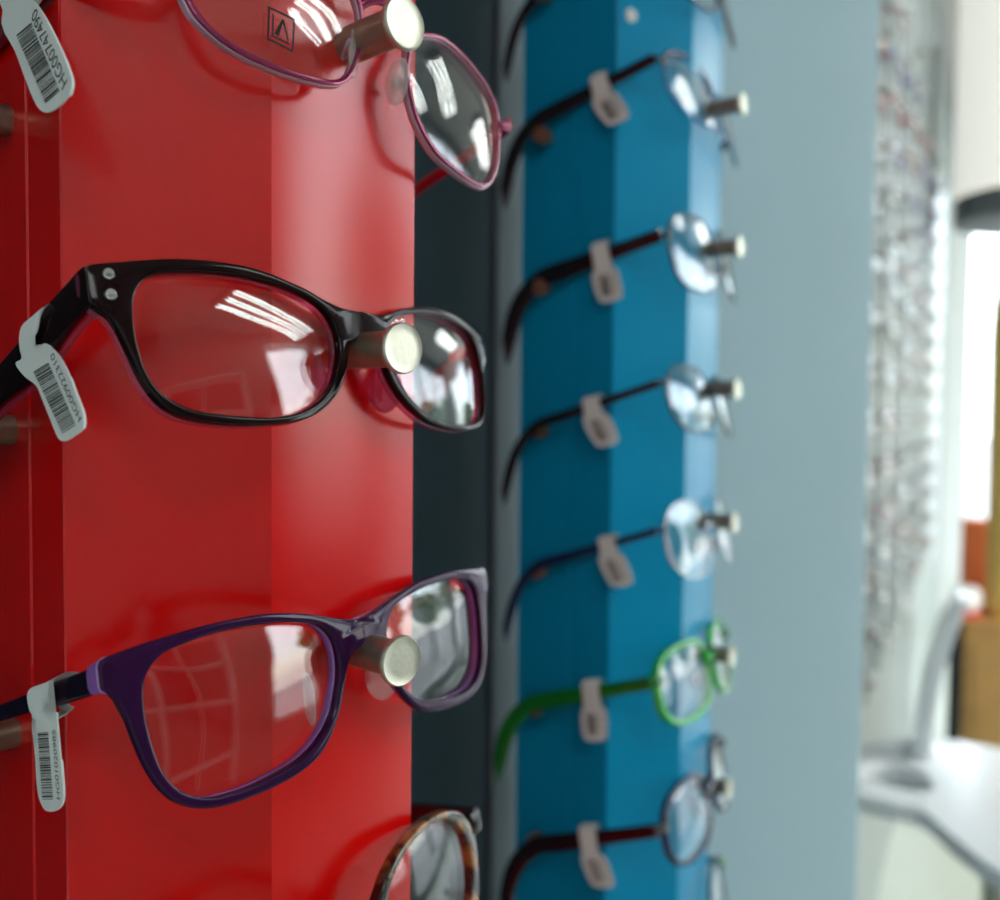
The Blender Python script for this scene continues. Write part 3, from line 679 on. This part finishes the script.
# ------------------------------------------------------------------ white counter
CTR = [(.478,1.392),(.553,1.427),(.62,1.445),(.684,1.449),(.755,1.415),(.86,1.36),(1.10,1.22),(1.20,1.0),(1.05,.86),(.80,.86),(.60,.93),(.552,1.015),(.545,1.057),(.541,1.113),(.540,1.165),(.531,1.187),(.508,1.200),(.483,1.220),(.452,1.25)]
hole = [(.505,1.300),(.527,1.331),(.550,1.339),(.572,1.336),(.590,1.313),(.593,1.290),(.588,1.265),(.574,1.247),(.556,1.245),(.538,1.253),(.519,1.276)]
ctr_root = thing('counter', 'white curved counter top with an oval opening, below the far spectacles', 'counter', Matrix.Translation((.75,1.15,0)))
ctr_inv = Matrix.Translation((-.75,-1.15,0))
Oc = catmull(CTR,5); Hc = catmull(hole,5)
bm = bmesh.new()
zt, zb = .75, .728
c0 = (sum(p[0] for p in Hc)/len(Hc), sum(p[1] for p in Hc)/len(Hc))
n=160; lo=[[] for _ in range(6)]
for k in range(n):
    a=2*pi*k/n; i=ray_poly(c0,a,Hc); o=ray_poly(c0,a,Oc); d=(cos(a),sin(a))
    for q,(p,off,z) in enumerate(((i,0,zb),(i,0,zt-.004),(i,.004,zt),(o,-.005,zt),(o,0,zt-.005),(o,0,zb))):
        lo[q].append(bm.verts.new(V(p[0]+d[0]*off-.75, p[1]+d[1]*off-1.15, z)))
for q in range(6):
    for k in range(n):
        j=(k+1)%n; bm.faces.new((lo[q][k],lo[q][j],lo[(q+1)%6][j],lo[(q+1)%6][k]))
M['ctr'] = pm('white_gloss_laminate', (.80,.83,.86), .18, noise=.02, nscale=6)
obj('counter_top', bm, M['ctr'], ctr_root)
bm = bmesh.new()      # grey tray under the oval
prism(bm, [(c0[0]+(x-c0[0])*1.06-.75, c0[1]+(y-c0[1])*1.06-1.15) for x,y in Hc], lambda x,y: V(x,y,.727), lambda x,y: V(x,y,.705))
M['tray'] = pm('grey_tray', (.42,.48,.48), .5)
obj('tray', bm, M['tray'], ctr_root)
for x,y in ((.70,1.30),(.95,1.20),(1.02,.98),(.70,.98)):
    bm = bmesh.new(); lathe(bm, [(.03,0),(.03,.008),(.02,.012),(.02,.728)], 20, Matrix.Translation((x-.75,y-1.15,0))); obj('leg', bm, M['nickel'], ctr_root)

# table mirror standing on the counter, seen from its edge
mir = thing('table_mirror', 'white framed table mirror leaning back on the white counter, seen edge-on', 'mirror', Matrix.Translation((.628,1.385,.75)))
dirv = V(.42,.91,0).normalized(); side = V(dirv.y,-dirv.x,0)
bm = bmesh.new(); ln=[]
for t_ in (0,.25,.5,.75,1): ln.append((t_, .046*t_+.010*sin(pi*t_)*-1))
rings=[]
for t_,off in ln:
    z=.012+.228*t_; o=side*off; w=.055*(1 if t_<.9 else .8); th_=.012-.003*t_
    rings.append([o+dirv*(-w)-side*th_+V(0,0,z), o+dirv*(w)-side*th_+V(0,0,z), o+dirv*(w)+side*th_+V(0,0,z), o+dirv*(-w)+side*th_+V(0,0,z)])
loft(bm, rings); bmesh.ops.bevel(bm, geom=bm.edges[:], offset=.003, segments=2, affect='EDGES'); obj('mirror_frame', bm, M['ctr'], mir)
bm = bmesh.new()
rings=[]
for t_ in (.08,.5,.92):
    off=.046*t_-.010*sin(pi*t_); z=.012+.228*t_; o=side*(off-.0135-.0005); w=.045
    rings.append([o+dirv*(-w)+V(0,0,z), o+dirv*w+V(0,0,z), o+dirv*w+side*.003+V(0,0,z), o+dirv*(-w)+side*.003+V(0,0,z)])
loft(bm, rings); obj('mirror_glass', bm, M['steel'], mir)
bm = bmesh.new(); lathe(bm, [(.030,0),(.030,.006),(.026,.010),(.012,.014)], 32, Matrix.Identity(4)); obj('base', bm, M['ctr'], mir)

# ------------------------------------------------------------------ far corner: cabinet, box, jar, gold vase, drum lamp
def far_pt(tx, d): return (tx*d, d)
CD = 3.0
ca = radians(26); va = V(sin(ca),cos(ca),0); ra = V(cos(ca),-sin(ca),0)
CR = Matrix.Rotation(-ca,4,'Z')
cpt = lambda r_,a_,z_: V(1.485,CD,0)+ra*r_+va*a_+V(0,0,z_)
cab = thing('cabinet', 'low ochre wooden cabinet with a black end panel, beyond the white counter', 'cabinet', Matrix.Translation(cpt(.22,.18,0)) @ CR)
zc = H-.218*CD
M['ochre']=pm('ochre_wood',(.50,.27,.085),.4,noise=.25,nscale=14)
bm = bmesh.new(); box(bm, (0,0,zc/2+.012), (.44,.36,zc-.056), bev=.004); obj('carcass', bm, M['ochre'], cab)
bm = bmesh.new(); box(bm, (-.02,0,zc-.008), (.49,.38,.016), bev=.003); obj('top', bm, M['ochre'], cab)
bm = bmesh.new(); box(bm, (-.243,-.005,zc/2-.008), (.044,.35,zc-.017), bev=.003); obj('end_panel', bm, M['black'], cab)
bm = bmesh.new(); box(bm, (0,0,.02), (.40,.32,.04)); obj('plinth', bm, M['black'], cab)
bm = bmesh.new(); box(bm, (.01,-.186,zc*.5), (.40,.012,zc-.14), bev=.003); d_=obj('door', bm, M['ochre'], cab)
bm = bmesh.new(); tube(bm, [V(.12,-.190,zc*.5-.04),V(.12,-.207,zc*.5-.04),V(.12,-.207,zc*.5+.04),V(.12,-.190,zc*.5+.04)], .004, 8); obj('handle', bm, M['steel'], d_)
bm = bmesh.new(); box(bm, (0,0,.15), (.125,.10,.30), bev=.004)
M['orange']=pm('orange_card',(.95,.22,.06),.5,noise=.05,nscale=12)
ob = obj('box', bm, M['orange']); ob.matrix_world = Matrix.Translation(cpt(.045,.26,zc+.0005)) @ CR
tag(ob, 'bright orange upright box standing on the ochre cabinet', 'box')
jar = thing('jar', 'small white jar with a red foot in front of the orange box', 'jar', Matrix.Translation(cpt(.002,.07,zc+.0005)))
bm = bmesh.new(); lathe(bm, [(.03,.018),(.042,.03),(.046,.06),(.040,.09),(.02,.098),(.001,.099)], 28); obj('body', bm, M['white'], jar)
bm = bmesh.new(); lathe(bm, [(.045,0),(.047,.008),(.036,.018)], 28); obj('foot', bm, pm('red_plastic',(.6,.02,.03),.3), jar)
gold = pm('gold_mosaic',(.72,.40,.10),.35,.2,noise=.6,nscale=60,bump=.4)
vz = thing('vase', 'tall gold mosaic vase on the ochre cabinet, cut by the right edge', 'vase', Matrix.Translation(cpt(.118,.115,zc+.0005)))
bm = bmesh.new(); lathe(bm, [(.055,0),(.064,.012),(.060,.06),(.064,.5),(.068,.9),(.064,1.02),(.052,1.03)], 40); obj('body', bm, gold, vz)
bm = bmesh.new(); lathe(bm, [(.052,1.028),(.058,1.034),(.058,1.046),(.044,1.048),(.040,1.03)], 40); obj('rim', bm, M['bronze'], vz)
# drum lamp hanging from the ceiling
ld = 2.75
lx = .478*ld+.235
drum = thing('pendant_lamp', 'large white drum pendant lamp with grey bottom ring at the top right', 'pendant lamp', Matrix.Translation((lx,ld,2.999)))
zb_ = H+.222*ld-2.999
bm = bmesh.new(); R_=.235
rings=[[V(r*cos(2*pi*k/48),r*sin(2*pi*k/48),z) for k in range(48)] for r,z in ((R_-.004,zb_+.02),(R_-.004,zb_+.80),(R_,zb_+.80),(R_,zb_+.02))]
rings.append(rings[0]); loft(bm, rings, caps=False); bmesh.ops.remove_doubles(bm, verts=bm.verts[:], dist=1e-5)
M['drum']=pm('white_lampshade',(.86,.85,.80),.7,emit=(1,.97,.9),estr=.5); obj('shade', bm, M['drum'], drum)
bm = bmesh.new(); lathe(bm, [(R_-.02,zb_-.06),(R_-.002,zb_-.055),(R_-.002,zb_+.015),(R_-.02,zb_+.018)], 48); obj('bottom_ring', bm, M['grey'], drum)
bm = bmesh.new(); tube(bm, [V(0,0,zb_+.79),V(0,0,-.01)], .008, 8); lathe(bm, [(.06,-.02),(.06,0)], 24); obj('cord', bm, M['grey'], drum)
bm = bmesh.new(); tube(bm, [V(-R_+.003,0,zb_+.78),V(R_-.003,0,zb_+.78)], .004, 6); tube(bm, [V(0,-R_+.003,zb_+.78),V(0,R_-.003,zb_+.78)], .004, 6); obj('spider', bm, M['grey'], drum)

# ------------------------------------------------------------------ room shell
X0,X1,Y0,Y1,ZC = -2.3, 6.2, -.215, 2.7, 3.0
bm = bmesh.new(); ebox(bm, X0-.1,X1+.1,Y0-.1,Y1+.1,-.1,0); struct(obj('floor', bm, M['floor'], smooth=False))
bm = bmesh.new(); ebox(bm, X0-.1,X1+.1,Y0-.1,Y1+.1,ZC,ZC+.1); struct(obj('ceiling', bm, M['ceil'], smooth=False))
bm = bmesh.new(); ebox(bm, -.1,1.0,Y0-.16,Y0-.06,0,ZC); struct(obj('wall_left', bm, M['shaded_grey'], smooth=False))
bm = bmesh.new(); ebox(bm, X0,-.1,Y0-.16,Y0-.06,0,ZC); struct(obj('wall_left_rear', bm, M['white'], smooth=False))
bm = bmesh.new(); ebox(bm, 1.0,X1,Y0-.1,Y0,0,ZC); struct(obj('wall_left_far', bm, M['lgrey'], smooth=False))
bm = bmesh.new(); ebox(bm, X0-.1,X0,Y0,Y1,0,ZC); struct(obj('wall_back', bm, M['white'], smooth=False))
def wall_open(name, horiz, a0, a1, b0, b1, oa, ob_, oz0, oz1, mat):
    bm = bmesh.new()
    f = (lambda p,q,z0,z1: ebox(bm,b0,b1,p,q,z0,z1)) if horiz else (lambda p,q,z0,z1: ebox(bm,p,q,b0,b1,z0,z1))
    f(a0,oa,0,ZC); f(ob_,a1,0,ZC); f(oa,ob_,0,oz0); f(oa,ob_,oz1,ZC)
    return struct(obj(name, bm, mat, smooth=False))
wall_open('wall_far', True, Y0,Y1, X1,X1+.1, -.15,2.5, .35,2.62, M['white'])
wall_open('wall_right_rear', False, X0,2.35, Y1,Y1+.1, 1.25,2.25, .78,2.80, M['wallg'])
wall_open('wall_right', False, 2.35,X1, Y1,Y1+.1, 2.45,6.0, .15,2.80, M['wallg'])
pane = glassy('window_glass', (.97,.99,.98), 1.5)
frame_m = pm('white_window_frame', (.75,.77,.78), .35)
def window(name, horiz, oa, ob_, z0, z1, b, mull):
    bm = bmesh.new()
    f = (lambda p,q,c0,c1,d0=b+.02,d1=b+.08: ebox(bm,d0,d1,p,q,c0,c1)) if horiz else (lambda p,q,c0,c1,d0=b+.02,d1=b+.08: ebox(bm,p,q,d0,d1,c0,c1))
    t_=.06
    f(oa,oa+t_,z0,z1); f(ob_-t_,ob_,z0,z1); f(oa+t_,ob_-t_,z0,z0+t_); f(oa+t_,ob_-t_,z1-t_,z1)
    for m_ in mull: f(m_-t_/2,m_+t_/2,z0+t_,z1-t_)
    w = struct(obj(name, bm, frame_m, smooth=False))
    bm = bmesh.new(); f(oa+t_*.5,ob_-t_*.5,z0+t_*.5,z1-t_*.5,b+.046,b+.052); p=obj('pane', bm, pane, w, smooth=False)
    return w
window('window_1', True, -.15,2.5,.35,2.62,X1,(.75,1.6))
window('window_2', False, 2.45,6.0,.15,2.80,Y1,(3.6,4.8))
window('window_3', False, 1.25,2.25,.78,2.80,Y1,())

# ceiling lights: open fittings with three tubes
tube_m, nt, b_, out = newmat('lamp_tube'); b_.inputs['Emission Color'].default_value=(.93,1,.96,1); b_.inputs['Emission Strength'].default_value=22; b_.inputs['Base Color'].default_value=(.9,.9,.9,1)
fit_m = pm('grey_fitting',(.22,.22,.21),.5)
def light(label, loc, ang, L=1.5):
    root = thing('ceiling_light', label, 'ceiling light', Matrix.Translation(loc) @ Matrix.Rotation(ang,4,'Z'), 'ceiling lights of the shop')
    bm = bmesh.new(); box(bm, (0,0,.045), (.52,L+.06,.09), bev=.006); obj('fitting', bm, fit_m, root)
    for k in range(3):
        bm = bmesh.new(); x=-.19+.19*k; tube(bm, [V(x,-L/2,-.022),V(x,L/2,-.022)], .017, 10); obj('lamp_tube', bm, tube_m, root)
    return root
light('white three-tube ceiling light over the shop floor, closest to the red column', (2.50,.36,ZC-.095), radians(-60.6), 1.75)
light('white three-tube ceiling light over the shop floor before the street windows', (2.62,1.62,ZC-.095), radians(-60.6), 1.2)
light('added three-tube fill light near the back wall, out of view', E(-1.35,1.5,ZC-.095), pi/2-HD)  # added fill lamp, brightens the bevelled faces and the partition from behind
for e in ((4.9,1.1),):
    p = E(*e,ZC-.095); light('white three-tube ceiling light toward the street windows', p, -HD)

# shelf unit on the opposite wall
sh = thing('shelf_unit', 'white shelf unit with red back boards against the opposite wall', 'shelf unit', Matrix.Translation(E(-.35,Y1-.17,0)) @ Matrix(((sin(HD),cos(HD),0,0),(cos(HD),-sin(HD),0,0),(0,0,1,0),(0,0,0,1))))
Mfix = Matrix.Identity(4)
for x in (-1.0,-.5,0,.5,1.0):
    bm = bmesh.new(); box(bm, (x,0,1.1), (.03,.30,2.2)); obj('upright', bm, M['white'], sh)
for z in (.1,.65,1.2,1.75,2.2):
    bm = bmesh.new(); box(bm, (0,0,z), (1.97,.29,.025)); obj('shelf', bm, M['white'], sh)
for i,(x,z) in enumerate(((-.75,.93),(-.25,.93),(.25,1.48),(.75,.93),(.25,.38),(-.75,1.48))):
    bm = bmesh.new(); box(bm, (x,.12,z), (.46,.02,.5)); obj('back_board', bm, M['red'] if i%2==0 else M['lgrey'], sh)

# ------------------------------------------------------------------ outside
bm = bmesh.new(); ebox(bm, X1+.1,60,-30,40,-.15,-.1); ebox(bm, -20,X1+.1,Y1+.1,40,-.15,-.1)
struct(obj('ground', bm, pm('street_paving',(.3,.3,.3),.8,noise=.1,nscale=3), smooth=False))
leaf = pm('tree_leaves',(.10,.20,.035),.6,noise=.5,nscale=6); bark = pm('tree_bark',(.08,.06,.045),.8,noise=.4,nscale=12)
def tree(label, e, h, r):
    p=E(*e,-.1); root=thing('tree', label, 'tree', Matrix.Translation(p))
    bm=bmesh.new(); tube(bm,[V(0,0,0),V(.05,.03,h*.3),V(0,.06,h*.6)],[.14,.11,.07],10); obj('trunk',bm,bark,root)
    bm=bmesh.new(); rnd=random.Random(int(h*100))
    for k in range(900):
        th=rnd.uniform(0,2*pi); ph=math.acos(rnd.uniform(-1,1)); q=r*rnd.uniform(.45,1)
        c=V(q*sin(ph)*cos(th),q*sin(ph)*sin(th),h*.68+q*.8*cos(ph)); s=rnd.uniform(.10,.22)
        a=Euler((rnd.uniform(0,6),rnd.uniform(0,6),rnd.uniform(0,6))).to_matrix()
        bm.faces.new([bm.verts.new(c+a@V(*v)) for v in ((-s,0,0),(0,-s*.5,.03),(s,0,0),(0,s*.5,.03))])
    obj('foliage',bm,leaf,root,smooth=False)
tree('green street tree outside the shop window, left of the other', (8.0,6.0), 3.4, 1.1)
tree('green street tree outside the shop window, right of the other', (5.5,7.0), 4.0, 1.2)
tree('slim street tree straight beyond the far window corner', (10.5,5.2), 3.6, 1.0)
tree('low bushy street tree across the paving', (13.0,3.4), 3.0, 1.2)

# ------------------------------------------------------------------ light from the sky
w = bpy.data.worlds.new('world'); SC.world = w; w.use_nodes = True
nt = w.node_tree; bg = nt.nodes['Background']
sky = nt.nodes.new('ShaderNodeTexSky'); sky.sky_type='NISHITA'; sky.sun_disc=False; sky.sun_elevation=radians(42); sky.sun_rotation=radians(120); sky.air_density=1; sky.dust_density=3
mx = nt.nodes.new('ShaderNodeMix'); mx.data_type='RGBA'; mx.inputs[0].default_value=.65
hs = nt.nodes.new('ShaderNodeVectorMath'); hs.operation='SCALE'; hs.inputs['Scale'].default_value=.25
nt.links.new(sky.outputs[0], hs.inputs[0]); nt.links.new(hs.outputs[0], mx.inputs[6]); mx.inputs[7].default_value=(1.0,1.05,1.1,1)
nt.links.new(mx.outputs[2], bg.inputs['Color']); bg.inputs['Strength'].default_value=5.6
def portal(name, c, sx, sy, d):
    L=bpy.data.lights.new(name,'AREA'); L.shape='RECTANGLE'; L.size=sx; L.size_y=sy; L.cycles.is_portal=True
    o=bpy.data.objects.new(name,L); COL.objects.link(o); o.matrix_world = Matrix.Translation(c) @ V(0,0,-1).rotation_difference(d).to_matrix().to_4x4()
    return o
def portal2(name, c, across, d, sx, sy):
    L=bpy.data.lights.new(name,'AREA'); L.shape='RECTANGLE'; L.size=sx; L.size_y=sy; L.cycles.is_portal=True
    o=bpy.data.objects.new(name,L); COL.objects.link(o)
    z=-d.normalized(); x=across.normalized(); y=z.cross(x)
    o.matrix_world=Matrix(((x.x,y.x,z.x,c.x),(x.y,y.y,z.y,c.y),(x.z,y.z,z.z,c.z),(0,0,0,1)))
portal2('window_portal', E(X1+.12,1.175,1.485), E(0,1,0), -E(1,0,0), 2.65, 2.27)
portal2('window_portal', E(4.225,Y1+.12,1.475), E(1,0,0), -E(0,1,0), 3.55, 2.65)
portal2('window_portal', E(1.75,Y1+.12,1.79), E(1,0,0), -E(0,1,0), 1.0, 2.02)

# ------------------------------------------------------------------ render look
vs = SC.view_settings; vs.view_transform='Standard'; vs.look='None'; vs.exposure=0.22; vs.gamma=1.0; vs.use_curve_mapping=False
cy = SC.cycles
cy.use_denoising=True; cy.max_bounces=10; cy.transparent_max_bounces=24; cy.glossy_bounces=5; cy.diffuse_bounces=4; cy.caustics_reflective=False; cy.caustics_refractive=False
cy.sample_clamp_indirect=8
